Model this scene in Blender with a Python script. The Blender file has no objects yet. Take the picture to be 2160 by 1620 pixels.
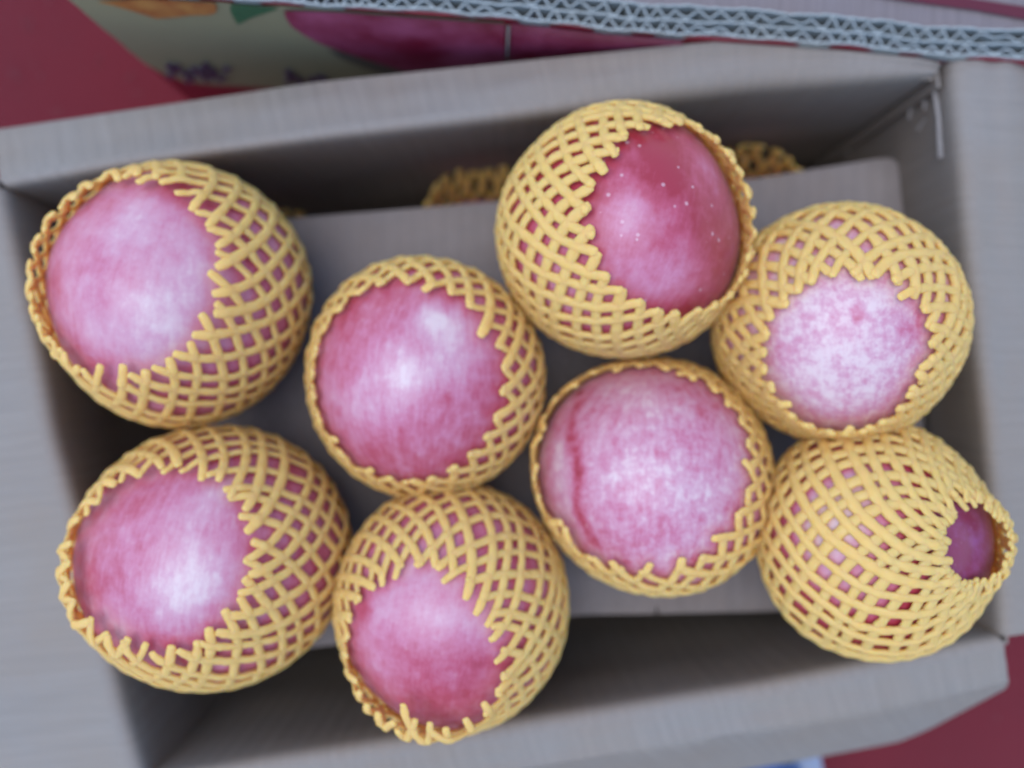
import bpy, bmesh, math, random
import numpy as np
from mathutils import Vector, Matrix
from mathutils.bvhtree import BVHTree

random.seed(7)
rng = np.random.default_rng(7)
scene = bpy.context.scene
COL = scene.collection

# ------------------------------------------------------------------ camera
CAM_Z, F = 0.46, 1663.0            # height above the table, focal length in photo pixels
cam_d = bpy.data.cameras.new('camera')
cam = bpy.data.objects.new('camera', cam_d)
COL.objects.link(cam)
cam.location = (0, 0, CAM_Z)
cam_d.sensor_width = 36.0
cam_d.lens = 36.0 * F / 2160.0
cam_d.clip_start, cam_d.clip_end = 0.005, 50
cam_d.dof.use_dof = True
cam_d.dof.focus_distance = 0.225
cam_d.dof.aperture_fstop = 3.9
scene.camera = cam

# ------------------------------------------------------------------ world, sun, exposure
SUN_EL, SUN_AZ = math.radians(76), math.radians(-80)      # azimuth: from +Y towards +X
world = bpy.data.worlds.new('World')
scene.world = world
world.use_nodes = True
wn = world.node_tree
wn.nodes.clear()
sky = wn.nodes.new('ShaderNodeTexSky')
sky.sky_type = 'NISHITA'
sky.sun_disc = False
sky.sun_elevation = SUN_EL
sky.sun_rotation = SUN_AZ
sky.air_density, sky.dust_density, sky.ozone_density = 1.0, 0.6, 2.5
bg = wn.nodes.new('ShaderNodeBackground')
bg.inputs['Strength'].default_value = 0.15
wo = wn.nodes.new('ShaderNodeOutputWorld')
wn.links.new(sky.outputs[0], bg.inputs[0])
wn.links.new(bg.outputs[0], wo.inputs[0])

sd = bpy.data.lights.new('sun', 'SUN')
sd.energy = 0.7
sd.angle = math.radians(50)
sd.color = (1.0, 0.97, 0.93)
sun = bpy.data.objects.new('sun', sd)
COL.objects.link(sun)
sdir = Vector((math.sin(SUN_AZ) * math.cos(SUN_EL), math.cos(SUN_AZ) * math.cos(SUN_EL), math.sin(SUN_EL)))
sun.rotation_euler = (-sdir).to_track_quat('-Z', 'Y').to_euler()
sun.location = sdir * 2

vs = scene.view_settings
vs.view_transform = 'Standard'
vs.look = 'None'
vs.exposure = 1.16
vs.gamma = 1.0
scene.cycles.use_denoising = True
scene.cycles.max_bounces = 10
scene.cycles.diffuse_bounces = 6

# ------------------------------------------------------------------ helpers
def P(x, y, z):
    """the place at height z that the photograph shows at pixel x, y"""
    d = CAM_Z - z
    return Vector(((x - 1080) / F * d, -(y - 810) / F * d, z))

def ray(x, y):
    return Vector(((x - 1080) / F, -(y - 810) / F, -1.0)).normalized()

EYE = Vector((0, 0, CAM_Z))

def link(name, me, mat, parent=None, smooth=False):
    o = bpy.data.objects.new(name, me)
    COL.objects.link(o)
    if mat is not None:
        me.materials.append(mat)
    if smooth:
        me.polygons.foreach_set('use_smooth', [True] * len(me.polygons))
        me.set_sharp_from_angle(angle=math.radians(38))
    if parent is not None:
        o.parent = parent
        o.matrix_parent_inverse = parent.matrix_world.inverted() if parent.matrix_world else Matrix()
    return o

def thing(name, label, cat, loc=(0, 0, 0), group=None):
    o = bpy.data.objects.new(name, None)
    o.empty_display_size = 0.02
    COL.objects.link(o)
    o.location = loc
    o.matrix_world = Matrix.Translation(loc)
    tag(o, label, cat, group)
    return o

def tag(o, label, cat, group=None):
    o['label'] = label
    o['category'] = cat
    if group:
        o['group'] = group

def wob(a, b, s=0.0):
    return (math.sin(a * 1.7 + s) + math.sin(b * 2.3 + 1.3 * s + a * .6) + math.sin(a * 3.9 - b * 3.1 + 2.1 * s) * .6) / 2.6

def sheet_mesh(name, grid, thick):
    """a solid board from a grid of points (rows x columns); thickness goes against the normal; UV in metres"""
    g = np.array([[tuple(p) for p in r] for r in grid], dtype=float)
    R, C = g.shape[:2]
    du = np.gradient(g, axis=1)
    dv = np.gradient(g, axis=0)
    n = np.cross(du, dv)
    n /= np.linalg.norm(n, axis=2, keepdims=True) + 1e-12
    back = g - n * thick
    verts = np.concatenate([g.reshape(-1, 3), back.reshape(-1, 3)])
    N = R * C
    faces = []
    for r in range(R - 1):
        for c in range(C - 1):
            a, b, d, e = r * C + c, r * C + c + 1, (r + 1) * C + c + 1, (r + 1) * C + c
            faces.append((a, b, d, e))
            faces.append((N + e, N + d, N + b, N + a))
    for c in range(C - 1):
        a, b = c, c + 1
        faces.append((b, a, N + a, N + b))
        a, b = (R - 1) * C + c, (R - 1) * C + c + 1
        faces.append((a, b, N + b, N + a))
    for r in range(R - 1):
        a, b = r * C, (r + 1) * C
        faces.append((a, b, N + b, N + a))
        a, b = r * C + C - 1, (r + 1) * C + C - 1
        faces.append((b, a, N + a, N + b))
    me = bpy.data.meshes.new(name)
    me.from_pydata([tuple(v) for v in verts], [], faces)
    lu = np.concatenate([np.zeros((R, 1)), np.cumsum(np.linalg.norm(np.diff(g, axis=1), axis=2), axis=1)], axis=1)
    lv = np.concatenate([np.zeros((1, C)), np.cumsum(np.linalg.norm(np.diff(g, axis=0), axis=2), axis=0)], axis=0)
    lu = np.repeat(lu[R // 2][None, :], R, axis=0)
    uv = np.stack([lu, lv], axis=2).reshape(-1, 2)
    uv = np.concatenate([uv, uv])
    layer = me.uv_layers.new(name='UVMap')
    idx = np.empty(len(me.loops), dtype=np.int32)
    me.loops.foreach_get('vertex_index', idx)
    layer.data.foreach_set('uv', uv[idx].ravel())
    me.update()
    return me

def poly_at(pts, t):
    """point at parameter t of a polyline, by length"""
    pts = [Vector(p) for p in pts]
    L = [0]
    for a, b in zip(pts, pts[1:]):
        L.append(L[-1] + (b - a).length)
    s = t * L[-1]
    for i in range(len(pts) - 1):
        if s <= L[i + 1] or i == len(pts) - 2:
            k = (s - L[i]) / max(1e-9, L[i + 1] - L[i])
            return pts[i].lerp(pts[i + 1], k)

def resample(pts, n):
    return [poly_at(pts, i / (n - 1)) for i in range(n)]

# ------------------------------------------------------------------ materials
def new_mat(name):
    m = bpy.data.materials.new(name)
    m.use_nodes = True
    nt = m.node_tree
    b = nt.nodes['Principled BSDF']
    return m, nt, b

def N(nt, typ, **kw):
    n = nt.nodes.new(typ)
    for k, v in kw.items():
        if k in n.inputs:
            n.inputs[k].default_value = v
        else:
            setattr(n, k, v)
    return n

def mixc(nt, fac, a, b, mode='MIX'):
    n = nt.nodes.new('ShaderNodeMix')
    n.data_type = 'RGBA'
    n.blend_type = mode
    for sock, v in ((n.inputs[0], fac), (n.inputs[6], a), (n.inputs[7], b)):
        if isinstance(v, bpy.types.NodeSocket):
            nt.links.new(v, sock)
        else:
            sock.default_value = v if not isinstance(v, tuple) else (*v, 1) if len(v) == 3 else v
    return n.outputs[2]

def mth(nt, op, a, b=None, clamp=False):
    n = nt.nodes.new('ShaderNodeMath')
    n.operation = op
    n.use_clamp = clamp
    for i, v in enumerate((a, b)):
        if v is None:
            continue
        if isinstance(v, bpy.types.NodeSocket):
            nt.links.new(v, n.inputs[i])
        else:
            n.inputs[i].default_value = v
    return n.outputs[0]

def ramp(nt, fac, stops):
    r = nt.nodes.new('ShaderNodeValToRGB')
    el = r.color_ramp.elements
    el[0].position, el[0].color = stops[0][0], (*stops[0][1], 1)
    el[1].position, el[1].color = stops[-1][0], (*stops[-1][1], 1)
    for p, c in stops[1:-1]:
        e = el.new(p)
        e.color = (*c, 1)
    nt.links.new(fac, r.inputs[0])
    return r.outputs[0]

def cardboard(name, col, streak=0.16, su=420.0, sv=14.0, bump=0.35):
    m, nt, b = new_mat(name)
    uv = N(nt, 'ShaderNodeUVMap')
    mp = N(nt, 'ShaderNodeMapping')
    mp.inputs['Scale'].default_value = (su, sv, 1)
    nt.links.new(uv.outputs[0], mp.inputs[0])
    n1 = N(nt, 'ShaderNodeTexNoise', Scale=1.0, Detail=3.0, Roughness=0.6)
    nt.links.new(mp.outputs[0], n1.inputs['Vector'])
    tc = N(nt, 'ShaderNodeTexCoord')
    n2 = N(nt, 'ShaderNodeTexNoise', Scale=900.0, Detail=4.0, Roughness=0.7)
    nt.links.new(tc.outputs['Object'], n2.inputs['Vector'])
    n3 = N(nt, 'ShaderNodeTexNoise', Scale=28.0, Detail=4.0, Roughness=0.6)
    nt.links.new(tc.outputs['Object'], n3.inputs['Vector'])
    # flutes telegraphing through the liner
    wv = N(nt, 'ShaderNodeTexWave', Scale=1.0, Distortion=0.8, Detail=1.0)
    wv.bands_direction = 'X'
    mp2 = N(nt, 'ShaderNodeMapping')
    mp2.inputs['Scale'].default_value = (45.0, 3.0, 1)
    nt.links.new(uv.outputs[0], mp2.inputs[0])
    nt.links.new(mp2.outputs[0], wv.inputs['Vector'])
    d = tuple(c * (1 - streak) for c in col)
    l = tuple(min(1, c * (1 + streak)) for c in col)
    c1 = mixc(nt, ramp(nt, n1.outputs[0], [(0.3, (0, 0, 0)), (0.7, (1, 1, 1))]), d, l)
    c2 = mixc(nt, mth(nt, 'MULTIPLY', n2.outputs[0], 0.22), c1, tuple(c * .72 for c in col))
    c3 = mixc(nt, ramp(nt, n3.outputs[0], [(0.35, (0, 0, 0)), (0.75, (.45, .45, .45))]), c2, tuple(c * v for c, v in zip(col, (1.0, .88, .76))))
    nt.links.new(c3, b.inputs['Base Color'])
    h = mth(nt, 'ADD', mth(nt, 'MULTIPLY', n1.outputs[0], 0.5), mth(nt, 'MULTIPLY', wv.outputs['Fac'], 0.45))
    h = mth(nt, 'ADD', h, mth(nt, 'MULTIPLY', n2.outputs[0], 0.4))
    bp = N(nt, 'ShaderNodeBump', Strength=bump, Distance=0.0006)
    nt.links.new(h, bp.inputs['Height'])
    nt.links.new(bp.outputs[0], b.inputs['Normal'])
    b.inputs['Roughness'].default_value = 0.72
    b.inputs['Specular IOR Level'].default_value = 0.3
    return m

M_card = cardboard('grey_cardboard', (0.262, 0.230, 0.197), streak=.08, bump=.5)
M_pad = cardboard('pad_cardboard', (0.235, 0.208, 0.198), streak=0.09, su=60, sv=60, bump=.7)
M_raw = cardboard('raw_board_edge', (0.35, 0.38, 0.365), streak=0.12, su=300, sv=300)

def simple(name, col, rough=0.5, spec=0.4, var=0.12, scale=120.0):
    m, nt, b = new_mat(name)
    tc = N(nt, 'ShaderNodeTexCoord')
    n = N(nt, 'ShaderNodeTexNoise', Scale=scale, Detail=5.0, Roughness=0.65)
    nt.links.new(tc.outputs['Object'], n.inputs['Vector'])
    c = mixc(nt, n.outputs[0], tuple(x * (1 - var) for x in col), tuple(min(1, x * (1 + var)) for x in col))
    nt.links.new(c, b.inputs['Base Color'])
    b.inputs['Roughness'].default_value = rough
    b.inputs['Specular IOR Level'].default_value = spec
    return m

M_print_red = simple('print_red', (0.26, 0.014, 0.03), 0.35)
M_print_cream = simple('print_cream', (0.29, 0.28, 0.165), 0.35, var=.05, scale=30)
M_print_green = simple('print_green', (0.04, 0.13, 0.06), 0.35)
M_print_ink = simple('print_ink', (0.045, 0.012, 0.05), 0.35)
M_print_lilac = simple('print_lilac', (0.27, 0.25, 0.36), 0.35)
M_paper = simple('torn_paper', (0.30, 0.275, 0.255), 0.9, 0.1)

def print_fruit(name, c_lo, c_hi, scale):
    m, nt, b = new_mat(name)
    tc = N(nt, 'ShaderNodeTexCoord')
    n = N(nt, 'ShaderNodeTexNoise', Scale=scale, Detail=5.0, Roughness=0.6)
    nt.links.new(tc.outputs['Object'], n.inputs['Vector'])
    nt.links.new(ramp(nt, n.outputs[0], [(0.35, c_lo), (0.68, c_hi)]), b.inputs['Base Color'])
    b.inputs['Roughness'].default_value = 0.35
    return m

M_print_pink = print_fruit('print_pink', (0.20, 0.010, 0.035), (0.38, 0.085, 0.17), 42.0)
M_print_orange = print_fruit('print_orange', (0.30, 0.07, 0.02), (0.52, 0.26, 0.07), 70.0)
M_print_shade = simple('print_shadow', (0.11, 0.105, 0.08), 0.35, var=.2, scale=60)

def cloth_mat():
    m, nt, b = new_mat('red_cloth')
    tc = N(nt, 'ShaderNodeTexCoord')
    n = N(nt, 'ShaderNodeTexNoise', Scale=1400.0, Detail=3.0, Roughness=0.7)
    n2 = N(nt, 'ShaderNodeTexNoise', Scale=18.0, Detail=5.0, Roughness=0.6)
    for k in (n, n2):
        nt.links.new(tc.outputs['Object'], k.inputs['Vector'])
    c = mixc(nt, n2.outputs[0], (0.13, 0.009, 0.013), (0.18, 0.011, 0.017))
    c = mixc(nt, mth(nt, 'MULTIPLY', n.outputs[0], .5), c, (0.10, 0.008, 0.018))
    nt.links.new(c, b.inputs['Base Color'])
    bp = N(nt, 'ShaderNodeBump', Strength=0.6, Distance=0.0008)
    nt.links.new(n.outputs[0], bp.inputs['Height'])
    nt.links.new(bp.outputs[0], b.inputs['Normal'])
    b.inputs['Roughness'].default_value = 0.9
    b.inputs['Sheen Weight'].default_value = 0.25
    b.inputs['Specular IOR Level'].default_value = 0.15
    return m

M_cloth = cloth_mat()

def foam_mat():
    m, nt, b = new_mat('yellow_foam')
    tc = N(nt, 'ShaderNodeTexCoord')
    n = N(nt, 'ShaderNodeTexNoise', Scale=260.0, Detail=4.0, Roughness=0.6)
    n2 = N(nt, 'ShaderNodeTexNoise', Scale=2200.0, Detail=2.0, Roughness=0.6)
    for k in (n, n2):
        nt.links.new(tc.outputs['Object'], k.inputs['Vector'])
    c = mixc(nt, n.outputs[0], (0.96, 0.59, 0.165), (0.97, 0.67, 0.25))
    nt.links.new(c, b.inputs['Base Color'])
    b.inputs['Subsurface Weight'].default_value = 0.7
    b.inputs['Subsurface Radius'].default_value = (1.0, 0.6, 0.2)
    b.inputs['Subsurface Scale'].default_value = 0.0035
    b.inputs['Roughness'].default_value = 0.45
    b.inputs['Specular IOR Level'].default_value = 0.45
    h = mth(nt, 'ADD', mth(nt, 'MULTIPLY', n.outputs[0], 1.0), mth(nt, 'MULTIPLY', n2.outputs[0], 0.35))
    bp = N(nt, 'ShaderNodeBump', Strength=0.5, Distance=0.0006)
    nt.links.new(h, bp.inputs['Height'])
    nt.links.new(bp.outputs[0], b.inputs['Normal'])
    tr = N(nt, 'ShaderNodeBsdfTranslucent')
    nt.links.new(c, tr.inputs['Color'])
    nt.links.new(bp.outputs[0], tr.inputs['Normal'])
    mx = nt.nodes.new('ShaderNodeMixShader')
    mx.inputs[0].default_value = 0.3
    nt.links.new(b.outputs[0], mx.inputs[1])
    nt.links.new(tr.outputs[0], mx.inputs[2])
    nt.links.new(mx.outputs[0], nt.nodes['Material Output'].inputs['Surface'])
    return m

M_foam = foam_mat()

def skin_mat(name, streak, mottle, dots, seed, sky_tint=None):
    """fruit skin: 'bloom_sheen' (waxy white and painted sky reflections, per point) plus streaks that run from stem to blossom end, mottling and pale specks"""
    m, nt, b = new_mat(name)
    at = N(nt, 'ShaderNodeAttribute', attribute_name='bloom_sheen')
    core = N(nt, 'ShaderNodeAttribute', attribute_name='core')
    tc = N(nt, 'ShaderNodeTexCoord')
    ofs = N(nt, 'ShaderNodeVectorMath', operation='ADD')
    nt.links.new(tc.outputs['Object'], ofs.inputs[0])
    ofs.inputs[1].default_value = (seed * .37, seed * .11, seed * .53)
    ofc = N(nt, 'ShaderNodeVectorMath', operation='ADD')
    nt.links.new(core.outputs['Vector'], ofc.inputs[0])
    ofc.inputs[1].default_value = (seed * 1.7, seed * 2.3, seed * .9)
    st = N(nt, 'ShaderNodeTexNoise', Scale=9.0, Detail=7.0, Roughness=0.72)
    nt.links.new(ofc.outputs[0], st.inputs['Vector'])
    mo = N(nt, 'ShaderNodeTexNoise', Scale=330.0, Detail=7.0, Roughness=0.74)
    nt.links.new(ofs.outputs[0], mo.inputs['Vector'])
    cl = N(nt, 'ShaderNodeTexNoise', Scale=58.0, Detail=6.0, Roughness=0.62)
    nt.links.new(ofs.outputs[0], cl.inputs['Vector'])
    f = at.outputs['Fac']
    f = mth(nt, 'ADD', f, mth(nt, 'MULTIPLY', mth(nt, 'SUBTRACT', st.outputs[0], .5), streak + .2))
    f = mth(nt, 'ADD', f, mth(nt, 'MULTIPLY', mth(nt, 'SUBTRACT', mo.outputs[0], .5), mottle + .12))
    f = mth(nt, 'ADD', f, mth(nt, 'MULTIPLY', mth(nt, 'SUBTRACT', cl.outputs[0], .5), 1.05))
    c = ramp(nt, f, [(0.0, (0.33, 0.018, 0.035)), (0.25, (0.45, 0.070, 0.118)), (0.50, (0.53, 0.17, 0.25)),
                     (0.75, (0.58, 0.295, 0.355)), (1.0, (0.67, 0.49, 0.475))])
    if sky_tint:
        tip = N(nt, 'ShaderNodeAttribute', attribute_name='tip')
        c = mixc(nt, tip.outputs['Fac'], c, sky_tint, 'MULTIPLY')
    vo = N(nt, 'ShaderNodeTexVoronoi', Scale=260.0, Randomness=1.0)
    nt.links.new(ofs.outputs[0], vo.inputs['Vector'])
    sepc = N(nt, 'ShaderNodeSeparateColor')
    nt.links.new(vo.outputs['Color'], sepc.inputs[0])
    dot = mth(nt, 'MULTIPLY', mth(nt, 'LESS_THAN', vo.outputs['Distance'], mth(nt, 'MULTIPLY', sepc.outputs[0], .19)), dots)
    c = mixc(nt, dot, c, (0.68, 0.45, 0.46))
    nt.links.new(c, b.inputs['Base Color'])
    b.inputs['Roughness'].default_value = 0.42
    b.inputs['Specular IOR Level'].default_value = 0.5
    b.inputs['Sheen Weight'].default_value = 0.12
    b.inputs['Subsurface Weight'].default_value = 0.08
    b.inputs['Subsurface Scale'].default_value = 0.003
    bp = N(nt, 'ShaderNodeBump', Strength=0.12, Distance=0.0005)
    nt.links.new(mo.outputs[0], bp.inputs['Height'])
    nt.links.new(bp.outputs[0], b.inputs['Normal'])
    return m

# ------------------------------------------------------------------ setting: the red cloth
def build_cloth():
    g = []
    for j in range(61):
        g.append([(-1.5 + 3 * i / 60, -1.5 + 3 * j / 60, 0.0012 * wob(i * .9, j * .9)) for i in range(61)])
    o = link('tablecloth', sheet_mesh('tablecloth', g, 0.003), M_cloth, None, True)
    o['kind'] = 'structure'
    o['label'] = 'dark red cloth spread under the cartons'
    bm = bmesh.new()
    for k in range(22):                      # lint caught on the cloth
        x, y = (random.uniform(20, 330), random.uniform(10, 240)) if k < 17 else (random.uniform(1900, 2150), random.uniform(1460, 1610))
        p = P(x, y, 0.0022)
        a = random.uniform(0, math.pi)
        L = random.uniform(.002, .009)
        d, s = Vector((math.cos(a), math.sin(a), 0)), Vector((-math.sin(a), math.cos(a), 0)) * .00009
        q = p + d * L + Vector((random.uniform(-.001, .001), random.uniform(-.001, .001), 0))
        mid = (p + q) / 2 + s * random.uniform(-6, 6)
        rows = [[bm.verts.new(v + s), bm.verts.new(v + Vector((0, 0, .0004))), bm.verts.new(v - s)] for v in (p, mid, q)]
        for r0, r1 in zip(rows, rows[1:]):
            for c in (0, 1):
                bm.faces.new((r0[c], r0[c + 1], r1[c + 1], r1[c]))
    me = bpy.data.meshes.new('lint')
    bm.to_mesh(me)
    l = link('lint', me, M_paper)
    l['kind'] = 'stuff'
    l['label'] = 'pale lint fibres caught on the red cloth'

build_cloth()

# ------------------------------------------------------------------ the open box
RIM = 0.16
back_h = [(2, 392), (230, 352), (450, 321), (670, 291), (1080, 246), (1580, 187), (1930, 162), (1975, 156)]
right_h = [(2004, 124), (2010, 180), (2024, 300), (2047, 573), (2082, 884), (2104, 1150), (2116, 1345)]
front_h = [(303, 1648), (565, 1601), (1200, 1507), (1591, 1445), (1822, 1399), (2080, 1350), (2116, 1345)]
left_h = [(2, 394), (46, 587), (84, 760), (111, 912), (165, 1100), (206, 1282), (258, 1494), (303, 1648)]
HB, HR, HF, HL = ([P(x, y, RIM) for x, y in h] for h in (back_h, right_h, front_h, left_h))

box = thing('cardboard_box', 'open grey cardboard box with folded-out flaps holding the netted fruit', 'box', (0, -0.01, 0))

TW = 0.005
NC = 44
FIRST = {}
def crease(hinge, first, cols=NC):
    """rows of the rounded fold at a wall top, ending where the flap begins"""
    H = resample(hinge, cols)
    Fi = resample(first, cols)
    low = [Vector((p.x, p.y, RIM - 0.007)) for p in H]
    out1 = [h.lerp(f, min(.45, 0.006 / max(.004, (f - h).length))) for h, f in zip(H, Fi)]
    rows = []
    for r in range(7):
        k = r / 6
        rows.append([a * (1 - k) ** 2 + b * 2 * k * (1 - k) + c * k ** 2 for a, b, c in zip(low, H, out1)])
    return rows

def wall(hinge, first, outward, seed, flip):
    cr = crease(hinge, first)
    top = resample(hinge, NC)
    rows = []
    for r in range(16):
        k = r / 15
        z = (RIM - 0.007) * (1 - k) + 0.006 * k
        rows.append([Vector((p.x, p.y, z)) + outward * (0.0045 * math.sin(math.pi * k) * math.sin(math.pi * i / (NC - 1))
                     + 0.0006 * min(1, k * 5) * wob(i * .35, r * .5, seed)) for i, p in enumerate(top)])
    rows = cr[::-1] + rows[1:]
    if flip:
        rows = [list(reversed(r)) for r in rows]
    return sheet_mesh('wall', rows, TW)

fl = [Vector((p.x * 1.03, p.y * 1.03, .008)) for p in (HL[0], HB[-1], HR[-1], HF[0])]
g = [[fl[0].lerp(fl[1], i / 12).lerp(fl[3].lerp(fl[2], i / 12), j / 8) for i in range(13)] for j in range(9)]
g = [list(reversed(r)) for r in g]
link('base_panel', sheet_mesh('base_panel', g, -0.004), M_card, box)

def flap(hinge, outer, out, creases=(), seed=0, cols=NC, wav=0.0012, whole=None):
    """a wall with its rounded fold, and the flap that runs on from the fold to its outer edge (creases: point rows in between)"""
    O = resample(outer, cols)
    CR = [resample(c, cols) for c in creases]
    first = creases[0] if creases else outer
    wm = wall(hinge, first, out, seed, False)
    tot = Vector((0, 0, 0))
    for p in list(wm.polygons)[2 * NC * 9:2 * NC * 14:2]:
        tot += p.normal
    if tot.dot(out) > 0:
        wm = wall(hinge, first, out, seed, True)
    link('wall', wm, M_card, box, True)
    prev = crease(hinge, first)[-1]
    rows = [prev]
    for st in CR + [O]:
        n = 7
        for r in range(1, n + 1):
            k = r / n
            rows.append([a.lerp(b, k) + Vector((0, 0, wav * math.sin(math.pi * k) * wob(i * .3, r * .4, seed))) for i, (a, b) in enumerate(zip(prev, st))])
        prev = st
    me = sheet_mesh('flap', rows, 0.0045)
    up = sum((p.normal.z for p in list(me.polygons)[0:2 * cols * 6:2]))
    if up < 0:
        me = sheet_mesh('flap', [list(reversed(r)) for r in rows], 0.0045)
    link('flap', me, M_card, box, True)
    return wm

flap(HB, [P(-12, 274, .140), P(350, 221, .142), P(670, 173, .146), P(1080, 131, .153), P(1430, 95, .163), P(1505, 88, .1645), P(1780, 106, .162), P(1968, 126, .161), P(1985, 134, .160)], Vector((0, 1, 0)), seed=1, wav=.0015)
flap(HF, [P(560, 1745, .095), P(900, 1720, .095), P(1450, 1645, .098), P(1711, 1600, .100), P(1893, 1566, .106), P(1955, 1541, .112), P(2122, 1452, .140)], Vector((0, -1, 0)),
     creases=[[P(330, 1745, .157), P(560, 1705, .157), P(1200, 1605, .157), P(1555, 1546, .156), P(1822, 1506, .154), P(2128, 1440, .150)]], seed=2)
flap(HL, [P(-420, 470, .150), P(-380, 900, .146), P(-330, 1300, .140), P(-280, 1690, .138)], Vector((-1, 0, 0)), seed=3, wav=.0025)
right_wall_me = flap(HR, [P(2400, 150, .128), P(2420, 600, .120), P(2430, 1000, .12), P(2400, 1290, .125)], Vector((1, 0, 0)),
     creases=[[P(2128, 131, .160), P(2150, 500, .156), P(2230, 900, .155), P(2280, 1315, .152)]], seed=5)

for hinge_a, hinge_b, c in ((HB[::1], HL[::1], HB[0]), (HB[::-1], HR[::1], HB[-1]), (HF[::1], HL[::-1], HF[0]), (HF[::-1], HR[::-1], HF[-1])):
    da = (hinge_a[1] - hinge_a[0]).normalized()
    db = (hinge_b[1] - hinge_b[0]).normalized()
    o_ = (da + db) * -.0036
    line = [c + o_ + da * .0075, c + o_ + da * .003, c + o_, c + o_ + db * .003, c + o_ + db * .0075]
    g = [[Vector((p.x, p.y, (RIM - .0045) * (1 - k) + .004 * k)) for p in line] for k in (0, .5, 1)]
    link('corner_tab', sheet_mesh('corner_tab', g, .0012), M_card, box)

# torn paper where tape was pulled off the right wall
bvh_r = BVHTree.FromPolygons([v.co.copy() for v in right_wall_me.vertices], [tuple(p.vertices) for p in right_wall_me.polygons])
def on(bvh, x, y, lift, upright=False):
    hit, nrm, _, _ = bvh.ray_cast(EYE, ray(x, y))
    if hit is None or (upright and abs(nrm.z) > .5):
        return None
    if nrm.dot(EYE - hit) < 0:
        nrm = -nrm
    return hit + nrm * lift
for pts, w in (([(1968, 150), (1975, 185), (1981, 215), (1986, 250), (1987, 290), (1989, 332)], 5.5),
               ([(1935, 195), (1931, 214), (1926, 232), (1923, 250)], 3), ([(1956, 250), (1948, 262), (1941, 276)], 4), ([(1955, 212), (1957, 224), (1954, 232)], 2.2),
               ([(1800, 290), (1796, 310), (1794, 325)], 1.6)):
    bm = bmesh.new()
    rows = []
    for i, (x, y) in enumerate(pts):
        ww = w * random.uniform(.25, .8)
        a, b, c = (on(bvh_r, x - ww, y, .0006), on(bvh_r, x, y, .0018), on(bvh_r, x + ww, y, .0006))
        if None in (a, b, c):
            continue
        rows.append([bm.verts.new(v) for v in (a, b, c)])
    for r0, r1 in zip(rows, rows[1:]):
        for c in (0, 1):
            bm.faces.new((r0[c], r0[c + 1], r1[c + 1], r1[c]))
    if len(rows) > 1:
        me = bpy.data.meshes.new('paper_tear')
        bm.to_mesh(me)
        o = link('paper_tear', me, M_paper, box)
    bm.free()

# ------------------------------------------------------------------ the layer pad between the two layers
PAD = 0.108
outline = [(400, 488), (640, 462), (1040, 430), (1590, 381), (1845, 339), (1872, 338), (1886, 350), (1890, 380), (1935, 800), (1955, 1262), (1660, 1284), (1386, 1290),
           (1383, 1268), (1378, 1290), (1230, 1292), (650, 1362), (430, 1384), (400, 1000)]
bm = bmesh.new()
vs_ = [bm.verts.new(P(x, y, PAD + .0015 * wob(x * .006, y * .006))) for x, y in outline]
f = bm.faces.new(vs_)
if f.normal.z < 0:
    f.normal_flip()
ret = bmesh.ops.extrude_face_region(bm, geom=[f])
for v in [e for e in ret['geom'] if isinstance(e, bmesh.types.BMVert)]:
    v.co.z += 0.0035
bmesh.ops.recalc_face_normals(bm, faces=bm.faces)
me = bpy.data.meshes.new('layer_pad')
bm.to_mesh(me)
bm.free()
uvl = me.uv_layers.new(name='UVMap')
for l in me.loops:
    uvl.data[l.index].uv = me.vertices[l.vertex_index].co.xy
pad = link('layer_pad', me, M_pad)
tag(pad, 'flat grey cardboard sheet under the upper layer of fruit', 'cardboard sheet')

# ------------------------------------------------------------------ the printed carton behind
nb = thing('printed_carton', 'red printed carton behind the box with a raw corrugated top edge', 'carton', (0.05, 0.2, 0))
front_top = [P(115, -30, .178), P(1072, 36, .174), P(1280, 60, .172), P(1505, 77, .169), P(1780, 93, .166), P(1930, 110, .1635), P(2160, 125, .163), P(2420, 148, .163)]
lean = [.002, .002, .004, .006, .008, .009, .010, .010]
def face_rows(pts, lean_, n=12):
    rows = []
    for r in range(n):
        k = r / (n - 1)
        rows.append([Vector((p.x, p.y + l * k, (p.z - .0018) * (1 - k) + .004 * k)) for p, l in zip(pts, lean_)])
    return rows
rows = face_rows(front_top, lean)
me = sheet_mesh('front_wall', rows, 0.0006)
if sum(p.normal.y for p in list(me.polygons)[::2][:40]) > 0:
    me = sheet_mesh('front_wall', [list(reversed(r)) for r in rows], 0.0006)
link('front_wall', me, M_print_red, nb)
bvh_f = BVHTree.FromPolygons([v.co.copy() for v in me.vertices], [tuple(p.vertices) for p in me.polygons])

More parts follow.
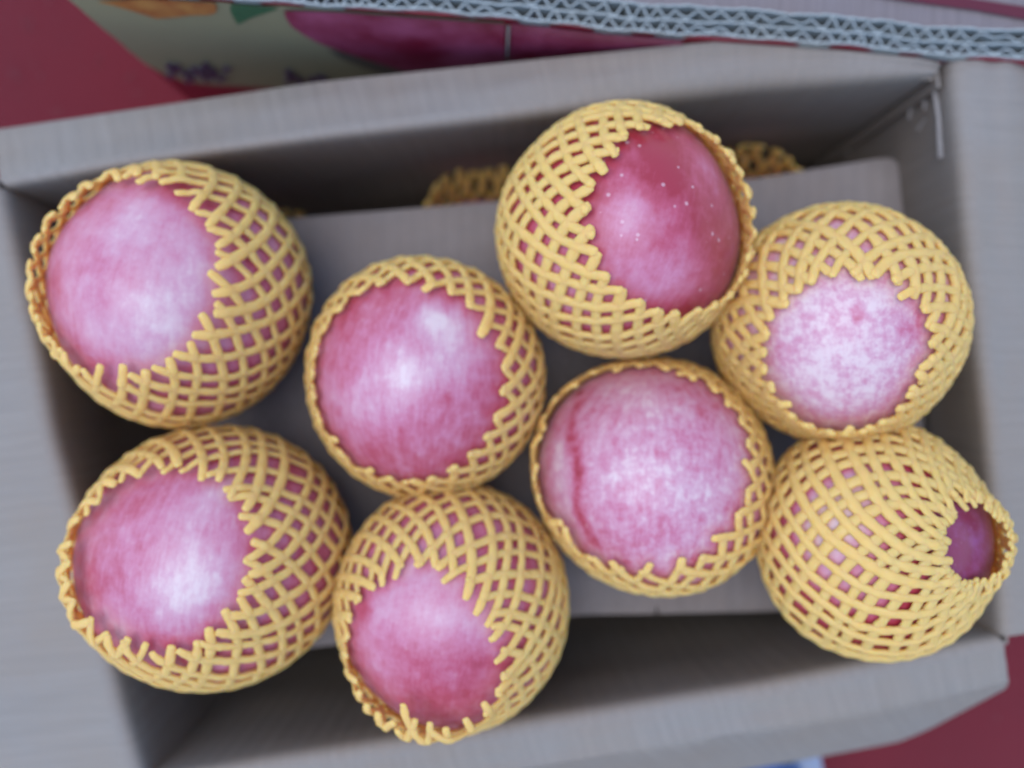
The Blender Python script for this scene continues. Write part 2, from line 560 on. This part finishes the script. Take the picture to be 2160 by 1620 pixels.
# corrugated core: liners and flutes along the top edge
TH = 0.0108
path = []
for i in range(len(front_top) - 1):
    a, b = front_top[i], front_top[i + 1]
    n = max(2, int((b - a).length / .0009))
    path += [a.lerp(b, k / n) for k in range(n)]
path.append(front_top[-1])
def offset_row(off, z_add, drop):
    row = []
    s = 0
    for i, p in enumerate(path):
        q = path[min(i + 1, len(path) - 1)]
        o = path[max(i - 1, 0)]
        t = (q - o).normalized()
        nrm = Vector((-t.y, t.x, 0)).normalized()          # away from our box
        if i:
            s += (p - path[i - 1]).length
        k = off(s) if callable(off) else off
        k += .0005 * math.sin(s * 83) * math.sin(s * 29 + 1) + .0003 * math.sin(s * 240 + k * 900)
        row.append(p + nrm * k + Vector((0, 0, z_add(s) if callable(z_add) else z_add)) - Vector((0, 0, drop)))
    return row
def strip(name, off, mat, top=0.0, depth=.05, th=.0005, parent=nb):
    zt = (lambda s: top + .0005 * math.sin(s * 900 + 3) * math.sin(s * 310)) 
    me = sheet_mesh(name, [offset_row(off, zt, depth * k / 3) for k in range(4)], th)
    return link(name, me, mat, parent)
for off in (.0009, TH * .5, TH):
    strip('liner', off, M_raw, top=-.0002, depth=.05 if off > .002 else .0042, th=.0007)
for c0, ph, per in ((TH * .27, 0, .0073), (TH * .76, 1.1, .0078)):
    strip('corrugated_flute', (lambda s, c0=c0, ph=ph, per=per: c0 + TH * (.155 + .075 * math.sin(s * 47 + ph) * math.sin(s * 113)) * math.asin(.93 * math.sin(2 * math.pi * s / per + ph + 1.5 * math.sin(s * 60) + .8 * math.sin(s * 171 + ph))) / 1.25), M_raw, top=-.0008, th=.0006)

# flap of that carton, folded away at the right, with its red stripe
bt = offset_row(TH + .0004, 0, .0015)
sel = [p for p in bt if p.x > P(1250, 0, .165).x]
sel = resample(sel, 24)
rows = [[p + Vector((.002 * k, .05 * k, -.010 * k * k)) for p in sel] for k in (0, .25, .5, .75, 1)]
me = sheet_mesh('flap', rows, 0.004)
if sum(p.normal.z for p in list(me.polygons)[:20:2]) < 0:
    me = sheet_mesh('flap', [list(reversed(r)) for r in rows], 0.004)
link('flap', me, cardboard('carton_inner_paper', (0.20, 0.165, 0.16)), nb)
bvh_fl = BVHTree.FromPolygons([v.co.copy() for v in me.vertices], [tuple(p.vertices) for p in me.polygons])
# the carton's other walls
back_y = .40
xl, xr = front_top[0].x, front_top[-1].x
for nm, a, b in (('side_wall', Vector((xl, front_top[0].y + .011, .172)), Vector((xl - .004, back_y, .172))),
                 ('back_wall', Vector((xl - .004, back_y, .172)), Vector((xr + .01, back_y, .16))),
                 ('side_wall', Vector((xr + .01, back_y, .16)), Vector((xr, front_top[-1].y + .025, .158)))):
    g = [[a.lerp(b, i / 10) * (1 - k) + Vector((a.lerp(b, i / 10).x, a.lerp(b, i / 10).y, .004)) * k for i in range(11)] for k in (0, .33, .66, 1)]
    link(nm, sheet_mesh(nm, g, .006), M_print_red, nb)
g = [[Vector((xl + (xr - xl) * i / 8, front_top[0].y + .02 + (back_y - .03 - front_top[0].y) * j / 5, .006)) for i in range(9)] for j in range(6)]
link('base_panel', sheet_mesh('base_panel', g, .003), M_card, nb)

def print_poly(name, pts, mat, bvh, lift=.0004, dense=6):
    lift = lift * 1.6 + .0003
    """flat print: an outline laid on the carton's own face"""
    dn = []
    for (x0, y0), (x1, y1) in zip(pts, pts[1:] + pts[:1]):
        for k in range(dense):
            dn.append((x0 + (x1 - x0) * k / dense, y0 + (y1 - y0) * k / dense))
    cx, cy = sum(p[0] for p in pts) / len(pts), sum(p[1] for p in pts) / len(pts) + 12
    vv = []
    for x, y in dn:                           # an outline that runs off the board stops at the board's edge
        for k in range(30):
            v = on(bvh, x + (cx - x) * k * .012, y + (cy - y) * k * .012 + k * .4, lift, bvh is bvh_f)
            if v is not None:
                vv.append(v)
                break
    if len(vv) < 3:
        return
    bm = bmesh.new()
    f = bm.faces.new([bm.verts.new(v) for v in vv])
    bmesh.ops.triangulate(bm, faces=[f])
    bmesh.ops.recalc_face_normals(bm, faces=bm.faces)
    if sum(q.normal.dot(EYE - q.calc_center_median()) for q in bm.faces) < 0:
        for q in bm.faces:
            q.normal_flip()
    me = bpy.data.meshes.new(name)
    bm.to_mesh(me)
    bm.free()
    return link(name, me, mat, nb)

print_poly('printed_panel', [(136, -10), (152, 2), (245, 84), (300, 128), (345, 152), (392, 169), (450, 176), (590, 183), (760, 192), (900, 196), (1060, 196), (1064, 60), (1066, 40), (700, 14), (480, -2)], M_print_cream, bvh_f, .0003)
print_poly('printed_shadow', [(690, 98), (760, 112), (850, 134), (960, 150), (1064, 160), (1064, 190), (900, 176), (790, 146), (720, 118)], M_print_shade, bvh_f, .0006)
print_poly('printed_fruit', [(600, 13), (602, 26), (615, 46), (640, 64), (672, 82), (712, 97), (770, 116), (850, 141), (930, 156), (1064, 166), (1065, 110), (1066, 41), (900, 30), (750, 18)], M_print_pink, bvh_f, .0009)
print_poly('printed_fruit', [(1078, 42), (1076, 120), (1080, 180), (1300, 140), (1440, 100), (1440, 78), (1290, 66), (1180, 52)], M_print_pink, bvh_f, .0006)
print_poly('printed_fruit', [(205, -4), (240, 4), (300, 22), (332, 32), (370, 29), (402, 25), (440, 24), (455, 20), (458, 8), (452, -4), (330, -12)], M_print_orange, bvh_f, .0007)
print_poly('printed_leaf', [(488, 0), (486, 14), (494, 32), (502, 45), (530, 30), (572, 16), (590, 10), (560, 7), (520, 3)], M_print_green, bvh_f, .0007)
# two fragments of the printed lettering: lilac outline under dark strokes
def stroke(pts, w):
    L, Rr = [], []
    for i, (x, y) in enumerate(pts):
        a = pts[max(0, i - 1)]
        b = pts[min(len(pts) - 1, i + 1)]
        dx, dy = b[0] - a[0], b[1] - a[1]
        m_ = math.hypot(dx, dy) or 1
        ww = w * (1 if i < len(pts) - 1 else .55)
        L.append((x - dy / m_ * ww, y + dx / m_ * ww))
        Rr.append((x + dy / m_ * ww, y - dx / m_ * ww))
    return L + Rr[::-1]
strokes = [([(351, 130), (362, 135), (370, 146)], 4.5), ([(377, 128), (372, 140), (362, 150), (352, 155)], 3.6), ([(384, 143), (394, 150), (398, 160)], 4),
           ([(410, 148), (403, 160), (394, 168)], 3.4), ([(428, 126), (436, 136), (447, 146)], 4.8), ([(420, 144), (430, 152), (437, 164)], 4),
           ([(456, 140), (448, 152), (440, 162)], 3.6), ([(470, 138), (478, 139), (486, 136)], 3.6), ([(458, 156), (466, 160), (476, 154)], 3.6), ([(402, 136), (414, 140), (424, 138)], 2.6),
           ([(602, 141), (610, 147), (614, 158)], 4.2), ([(622, 150), (612, 160), (602, 167)], 3.6), ([(626, 158), (634, 164), (640, 172)], 4),
           ([(656, 154), (660, 164), (656, 174)], 3.4), ([(668, 152), (680, 158), (692, 160)], 3.6), ([(676, 166), (684, 172), (694, 168)], 3.4)]
for pts, w in strokes:
    print_poly('lettering_outline', stroke([(x, y + 2) for x, y in pts], w + 3.2), M_print_lilac, bvh_f, .0006, 3)
for pts, w in strokes:
    print_poly('lettering_stroke', stroke(pts, w), M_print_ink, bvh_f, .0010, 3)
# white torn seam in the printed face, red stripe on the flap
print_poly('paper_seam', [(1070, 38), (1077, 38), (1075, 75), (1072, 124), (1068, 124), (1069, 75)], M_paper, bvh_f, .0011, 3)
print_poly('printed_stripe', [(1820, -8), (1930, 8), (2050, 24), (2158, 44), (2190, 50), (2190, 22), (2060, 2), (1960, -14)], simple('dark_red_print', (0.10, 0.008, 0.018)), bvh_fl, .0005, 4)

# ------------------------------------------------------------------ scrap under the front flap
def scrap():
    t = thing('paper_packet', 'pale blue paper packet with dark blue print under the front flap', 'packet', tuple(P(1600, 1660, .03)))
    g = [[P(1430 + 300 * i / 10 + 25 * j / 6 * (i / 10), 1592 + 130 * j / 6 - 4 * math.sin(i * .3), .05 + .004 * wob(i * .5, j * .6)) for i in range(11)] for j in range(7)]
    g = [list(reversed(r)) for r in g]
    me = sheet_mesh('sleeve', g, .004)
    if me.polygons[0].normal.z < 0:
        me = sheet_mesh('sleeve', [list(reversed(r)) for r in g], .004)
    link('sleeve', me, simple('pale_blue_paper', (.24, .28, .36), .5), t, True)
    g2 = [[P(1500 + 190 * i / 10, 1612 + 6 * abs(i - 5) / 5 + 70 * j / 4, .0562 + .004 * wob((1 + i) * .5, j * .6)) for i in range(11)] for j in range(5)]
    me = sheet_mesh('printed_band', g2, .0006)
    if me.polygons[0].normal.z < 0:
        me = sheet_mesh('printed_band', [list(reversed(r)) for r in g2], .0006)
    link('printed_band', me, simple('dark_blue_ink', (.03, .07, .20), .4), t, True)
scrap()

# ------------------------------------------------------------------ fruit and foam nets
def frame(axis, up_hint):
    w = axis.normalized()
    u = (up_hint - w * up_hint.dot(w))
    if u.length < 1e-4:
        u = Vector((1, 0, 0)) - w * w.x
    u.normalize()
    v = w.cross(u)
    return Matrix((u, v, w)).transposed()

def lumps(seed):
    r = random.Random(seed * 7 + 3)
    return [Vector((r.gauss(0, 1), r.gauss(0, 1), r.gauss(0, 1))).normalized() for _ in range(4)]

def lumpy(d, lump):
    return 1 + sum(a * math.sin(f * d.dot(l) + k) for k, (l, a, f) in enumerate(zip(lump, (.028, .022, .014, .009), (2.0, 2.8, 4.0, 5.5))))

def make_fruit(C, Rm, sa, mat, blobs, base, label, lump, core):
    """C centre, Rm local frame (axis = z), sa semi-axes; blobs: (pixel x, y, radius px, amount)"""
    nu, nv = 180, 120
    verts, faces = [], []
    for j in range(nv + 1):
        th = math.pi * j / nv
        for i in range(nu):
            ph = 2 * math.pi * i / nu
            d = Vector((math.sin(th) * math.cos(ph), math.sin(th) * math.sin(ph), math.cos(th)))
            s = lumpy(d, lump)
            verts.append((d.x * sa[0] * s, d.y * sa[1] * s, d.z * sa[2] * s))
    for j in range(nv):
        for i in range(nu):
            a, b = j * nu + i, j * nu + (i + 1) % nu
            faces.append((a, a + nu, b + nu, b))
    me = bpy.data.meshes.new('apple')
    me.from_pydata(verts, [], faces)
    M = Matrix.Translation(C) @ Rm.to_4x4()
    Mi = M.inverted()
    # blob centres: where a pixel's ray meets the fruit
    tree = BVHTree.FromPolygons([Vector(v) for v in verts], faces)
    bl = []
    for x, y, r, amt in blobs:
        hit, _, _, _ = tree.ray_cast(Mi @ EYE, (Mi.to_3x3() @ ray(x, y)).normalized())
        if hit is None:
            hit = tree.find_nearest(Mi @ P(x, y, C.z + .03))[0]
        bl.append((hit, r * (CAM_Z - C.z - .03) / F, amt))
    V = np.array(verts)
    bloom_sheen = np.full(len(V), base)  # natural whitening and painted sky reflections share this value
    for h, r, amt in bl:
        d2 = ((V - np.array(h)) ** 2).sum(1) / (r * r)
        bloom_sheen += amt * np.exp(-d2)
    at = me.attributes.new('bloom_sheen', 'FLOAT', 'POINT')
    at.data.foreach_set('value', bloom_sheen.astype(np.float32))
    # stem-to-blossom frame for the streaks
    q = (Rm.transposed() @ core).normalized()
    e1 = q.orthogonal().normalized()
    e2 = q.cross(e1)
    Vn = V / np.linalg.norm(V, axis=1, keepdims=True)
    x1, x2, lat = Vn @ np.array(e1), Vn @ np.array(e2), Vn @ np.array(q)
    n_ = np.sqrt(x1 ** 2 + x2 ** 2) + 1e-6
    at = me.attributes.new('tip', 'FLOAT', 'POINT')
    at.data.foreach_set('value', np.clip((Vn[:, 2] - .84) / .1, 0, 1).astype(np.float32))
    core_v = np.stack([x1 / n_ * 2.2, x2 / n_ * 2.2, lat * .55], axis=1)
    at = me.attributes.new('core', 'FLOAT_VECTOR', 'POINT')
    at.data.foreach_set('vector', core_v.astype(np.float32).ravel())
    o = link('apple', me, mat, None, True)
    o.matrix_world = M
    tag(o, label, 'fruit', 'apples packed in the box')
    return o

def tube(pts, nrm, rad, flat=.55, sides=8):
    """closed foam strand along points with radii, a little flattened against the fruit"""
    pts = np.array(pts)
    nrm = np.array(nrm)
    n = len(pts)
    t = np.gradient(pts, axis=0)
    t /= np.linalg.norm(t, axis=1, keepdims=True) + 1e-12
    a = np.cross(t, nrm)
    a /= np.linalg.norm(a, axis=1, keepdims=True) + 1e-12
    b = np.cross(a, t)
    ang = np.arange(sides) * 2 * math.pi / sides
    ring = pts[:, None, :] + np.array(rad)[:, None, None] * (np.cos(ang)[None, :, None] * a[:, None, :] + flat * np.sin(ang)[None, :, None] * b[:, None, :])
    V = ring.reshape(-1, 3).tolist()
    Fc = []
    for i in range(n - 1):
        for k in range(sides):
            k2 = (k + 1) % sides
            Fc.append((i * sides + k, (i + 1) * sides + k, (i + 1) * sides + k2, i * sides + k2))
    V.append((pts[0] - t[0] * rad[0] * .35).tolist())
    V.append((pts[-1] + t[-1] * rad[-1] * .35).tolist())
    c0, c1 = len(V) - 2, len(V) - 1
    for k in range(sides):
        k2 = (k + 1) % sides
        Fc.append((c0, k, k2))
        Fc.append((c1, (n - 1) * sides + k2, (n - 1) * sides + k))
    return V, Fc

def make_net(C, Rm, sa, th0, label, seed, lump, nst=27, K=.90, th1=2.6, flare=None, r_str=.00178, lift_ax=0.0, spiky=.5, tail=None, over=1.0, fuse=1.0):
    """foam sleeve: two families of spiralling strands that cross, from the opening (angle th0 off the axis) down under the fruit"""
    root = thing('foam_net', label, 'foam net', tuple(C), 'foam nets round the apples')
    rr = random.Random(seed)
    sp = math.pi / (nst * K)
    nstep = 84
    ph_off = rr.uniform(0, 6.28)
    def surf(th, ph, off):
        # uneven stretch of the net
        th_ = th + .030 * wob(ph * 2.0, th * 3.0, seed)
        d = Vector((math.sin(th_) * math.cos(ph), math.sin(th_) * math.sin(ph), math.cos(th_)))
        p = Vector((d.x * sa[0], d.y * sa[1], d.z * sa[2])) * lumpy(d, lump)
        n = Vector((d.x / sa[0], d.y / sa[1], d.z / sa[2])).normalized()
        return p, n
    ends = [-sp * (over * rr.uniform(.38, .78) if rr.random() < spiky else rr.uniform(.06, .2)) for _ in range(2 * nst)]
    thick = [rr.uniform(.88, 1.14) for _ in range(2 * nst)]
    for fam in (0, 1):
        sign = 1 if fam == 0 else -1
        for i in range(nst):
            p0 = ph_off + 2 * math.pi * i / nst + rr.uniform(-.025, .025)
            s0, s1 = ends[i + fam * nst], th1 - th0
            if tail:
                dph = (p0 - tail[0] + math.pi) % (2 * math.pi) - math.pi
                s0 -= tail[1] * math.exp(-(dph / .3) ** 2) * rr.uniform(.3, 1)
            pts, nr, rad = [], [], []
            for k in range(nstep):
                s = s0 + (s1 - s0) * k / (nstep - 1)
                th = th0 + s
                ph = p0 + sign * K * s + .05 * wob(ph_off + i, s * 2.6, seed + fam)
                p, n = surf(th, ph, 0)
                off = .0016 + (-.0003 if fam else .0003) * fuse
                # fused crossings: the outer strand dips where it meets the inner one
                cr = .5 + .5 * math.cos(2 * math.pi * s / sp)
                off += (-.0004 if not fam else .0003) * cr
                e = max(0.0, 1 - max(0, s) / .34)
                if flare:
                    fd, fa, base_f = flare
                    wgt = base_f + fa * max(0, math.cos(ph - fd))
                else:
                    wgt = .0012
                lw = lift_ax * (max(0, math.cos(ph - flare[0])) ** .7 if flare and lift_ax else 1)
                q = p + n * (off + e * e * wgt) + Vector((0, 0, 1)) * (lw * e * e)
                # loose ends
                if s < .02:
                    q += n * (.0006 * rr.random())
                pts.append(q)
                nr.append(tuple(n))
                taper = min(1, .55 + .62 * math.sin(max(.15, th)))
                rad.append(taper * r_str * thick[i + fam * nst] * (.80, .95)[k] if k < 2 else taper * r_str * thick[i + fam * nst] * (1.03 if not fam else .92) * (1 + .10 * cr + .07 * wob(k * .7, i * 1.3, seed) + rr.uniform(-.07, .07)))
            V, Fc = tube([tuple(q) for q in pts], nr, rad)
            me = bpy.data.meshes.new('strand')
            me.from_pydata(V, [], Fc)
            o = bpy.data.objects.new('strand', me)
            COL.objects.link(o)
            me.materials.append(M_foam)
            me.polygons.foreach_set('use_smooth', [True] * len(me.polygons))
            o.parent = root
    root.matrix_world = Matrix.Translation(C) @ Rm.to_4x4()
    return root

NETO = .0040                          # how far the net stands off the skin, strands included
def axis_from(C, opx, ratio, R):
    """axis through the point of the opening's centre seen at pixel opx"""
    d = ray(*opx)
    oc = EYE - C
    rad = R * ratio
    b = oc.dot(d)
    c = oc.length_squared - rad * rad
    disc = b * b - c
    t = -b - math.sqrt(disc) if disc > 0 else -b
    return (EYE + d * t - C).normalized()

# cx, cy, R px, z, opening px, theta0 deg, stretch of the axis, streak, mottle, dots, base, blobs
FR = [
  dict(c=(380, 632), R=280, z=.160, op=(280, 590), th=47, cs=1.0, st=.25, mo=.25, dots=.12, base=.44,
       blobs=[(340, 650, 95, .36), (270, 740, 80, .22), (300, 470, 80, .30), (400, 560, 80, .22), (120, 600, 60, -.12), (380, 400, 50, -.25)],  # pale blobs mix whitened skin with painted sky sheen
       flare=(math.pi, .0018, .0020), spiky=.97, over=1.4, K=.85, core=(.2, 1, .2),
       lf='pink fruit with a wide white patch, partly painted sky sheen, in the left back corner',
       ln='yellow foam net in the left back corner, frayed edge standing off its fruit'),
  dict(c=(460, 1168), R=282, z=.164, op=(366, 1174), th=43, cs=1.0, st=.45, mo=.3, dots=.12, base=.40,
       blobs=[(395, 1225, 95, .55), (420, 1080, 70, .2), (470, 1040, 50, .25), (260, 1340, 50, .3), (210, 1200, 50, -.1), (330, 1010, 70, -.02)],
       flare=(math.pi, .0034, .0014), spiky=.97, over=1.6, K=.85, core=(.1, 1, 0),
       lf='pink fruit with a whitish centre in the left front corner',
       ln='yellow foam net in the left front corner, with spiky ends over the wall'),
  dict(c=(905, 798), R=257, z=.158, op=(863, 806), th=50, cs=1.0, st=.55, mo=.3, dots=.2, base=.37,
       blobs=[(850, 800, 70, .5), (935, 695, 55, .62), (900, 670, 30, .2), (740, 850, 50, .22), (960, 780, 45, .2), (1000, 900, 60, -.05), (740, 650, 50, -.05), (860, 960, 60, .05)],  # upper pale blobs paint a window-like reflection over whitened skin
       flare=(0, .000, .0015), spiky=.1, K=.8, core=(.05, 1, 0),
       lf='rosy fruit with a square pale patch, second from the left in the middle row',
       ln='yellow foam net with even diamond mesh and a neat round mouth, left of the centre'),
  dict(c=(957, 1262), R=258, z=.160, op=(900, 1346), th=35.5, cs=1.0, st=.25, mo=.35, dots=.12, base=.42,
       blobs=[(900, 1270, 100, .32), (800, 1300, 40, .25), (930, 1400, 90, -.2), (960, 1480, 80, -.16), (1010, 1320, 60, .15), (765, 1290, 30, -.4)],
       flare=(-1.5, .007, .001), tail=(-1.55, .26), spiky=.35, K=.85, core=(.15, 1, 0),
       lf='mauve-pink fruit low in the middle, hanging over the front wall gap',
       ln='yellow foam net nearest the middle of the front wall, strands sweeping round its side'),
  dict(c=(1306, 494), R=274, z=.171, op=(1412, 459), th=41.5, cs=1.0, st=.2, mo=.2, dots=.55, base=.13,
       blobs=[(1330, 450, 60, .38), (1340, 590, 70, .36), (1430, 560, 60, .18), (1500, 350, 60, .18), (1400, 320, 70, -.2), (1530, 430, 70, -.08), (1180, 600, 110, .5)],  # last blob is a highlight painted on the skin under the net
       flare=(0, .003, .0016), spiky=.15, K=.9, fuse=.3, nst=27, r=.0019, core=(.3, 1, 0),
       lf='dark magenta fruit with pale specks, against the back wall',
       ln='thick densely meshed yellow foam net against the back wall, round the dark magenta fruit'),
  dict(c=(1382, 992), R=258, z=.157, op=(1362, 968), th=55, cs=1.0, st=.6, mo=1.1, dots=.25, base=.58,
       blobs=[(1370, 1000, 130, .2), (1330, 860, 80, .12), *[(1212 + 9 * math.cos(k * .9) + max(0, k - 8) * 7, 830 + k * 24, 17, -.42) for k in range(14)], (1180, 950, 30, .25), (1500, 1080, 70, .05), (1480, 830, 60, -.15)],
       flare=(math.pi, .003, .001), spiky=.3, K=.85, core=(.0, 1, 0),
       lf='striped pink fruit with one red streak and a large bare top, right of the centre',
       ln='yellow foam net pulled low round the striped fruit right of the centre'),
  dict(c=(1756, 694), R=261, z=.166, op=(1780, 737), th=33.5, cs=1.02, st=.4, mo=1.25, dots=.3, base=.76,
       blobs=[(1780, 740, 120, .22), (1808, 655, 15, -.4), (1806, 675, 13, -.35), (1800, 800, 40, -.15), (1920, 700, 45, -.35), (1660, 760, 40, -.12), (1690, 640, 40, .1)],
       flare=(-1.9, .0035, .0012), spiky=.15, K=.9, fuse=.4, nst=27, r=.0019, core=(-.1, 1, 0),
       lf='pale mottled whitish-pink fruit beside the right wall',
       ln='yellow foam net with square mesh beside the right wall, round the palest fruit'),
  dict(c=(1846, 1128), R=255, z=.176, op=(2052, 1150), th=23, cs=.90, st=.2, mo=.3, dots=.1, sky_tint=(.66, 1.0, 1.75), base=.05,  # low base and violet cast paint shade and grazing sky into the bare end
       blobs=[(1760, 1090, 80, .9), (1710, 1170, 100, .5), (1850, 1020, 70, .5), (1820, 1250, 90, .35), (2060, 1100, 60, .10)],  # first blob paints the bright highlight that shows through the mesh
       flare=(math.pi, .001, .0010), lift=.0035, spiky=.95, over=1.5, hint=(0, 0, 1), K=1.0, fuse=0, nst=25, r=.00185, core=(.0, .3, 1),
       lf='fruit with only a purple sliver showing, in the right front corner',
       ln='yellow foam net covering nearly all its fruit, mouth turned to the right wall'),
]
info = []
for i, d in enumerate(FR):
    C = P(*d['c'], d['z'])
    depth = CAM_Z - d['z']
    Rn = d['R'] * depth / F
    Rf = Rn - NETO
    ax = axis_from(C, d['op'], math.cos(math.radians(d['th'])), Rf)
    Rm = frame(ax, Vector(d.get('hint', (1, 0, 0))))
    sa = (Rf, Rf, Rf * d['cs'])
    m = skin_mat('fruit_skin_%d' % i, d['st'], d['mo'], d['dots'], i * 3.1 + 1, d.get('sky_tint'))
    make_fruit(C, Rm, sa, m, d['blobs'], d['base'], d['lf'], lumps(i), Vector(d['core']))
    make_net(C, Rm, sa, math.radians(d['th']), d['ln'], i * 1.9 + .3, lumps(i), K=d['K'], flare=d['flare'], lift_ax=d.get('lift', 0.0), spiky=d.get('spiky', .5), tail=d.get('tail'), over=d.get('over', 1.0), fuse=d.get('fuse', 1.0), nst=d.get('nst', 26), r_str=d.get('r', .0016))
    info.append((C, Rn))

# lower layer, seen only through the gap along the back wall
m_low = skin_mat('fruit_skin_low', .3, .3, .2, 41)
LOW = [((-.014, .052, .058), (.0, .62, .78), 'hidden fruit under the cardboard sheet, behind the middle of the box', 'dim yellow foam net poking up behind the middle of the cardboard sheet'),
       ((.114, .062, .060), (-.10, .45, .88), 'hidden fruit under the cardboard sheet, near the right end of the back wall', 'dim yellow foam net bulging up at the right end of the back wall'),
       ((-.112, .030, .054), (.0, .62, .78), 'hidden fruit under the cardboard sheet, near the left end of the back wall', 'dim yellow foam net in the dark gap behind the fruit of the back left corner')]
for k, (C, ax, lf, ln) in enumerate(LOW):
    C, ax = Vector(C), Vector(ax)
    Rm = frame(ax, Vector((1, 0, 0)))
    sa = (.040, .040, .041)
    make_fruit(C, Rm, sa, m_low, [], .25, lf, lumps(50 + k), Vector((0, 1, 0)))
    make_net(C, Rm, sa, .75, ln, 20 + k * 2.3, lumps(50 + k), flare=(1.57, .004, .001), lift_ax=.012)

for a in range(len(info)):
    for b in range(a + 1, len(info)):
        g_ = (info[a][0] - info[b][0]).length - info[a][1] - info[b][1]
        if g_ < .008:
            print('GAP', a + 1, b + 1, round(g_ * 100, 2), 'cm')
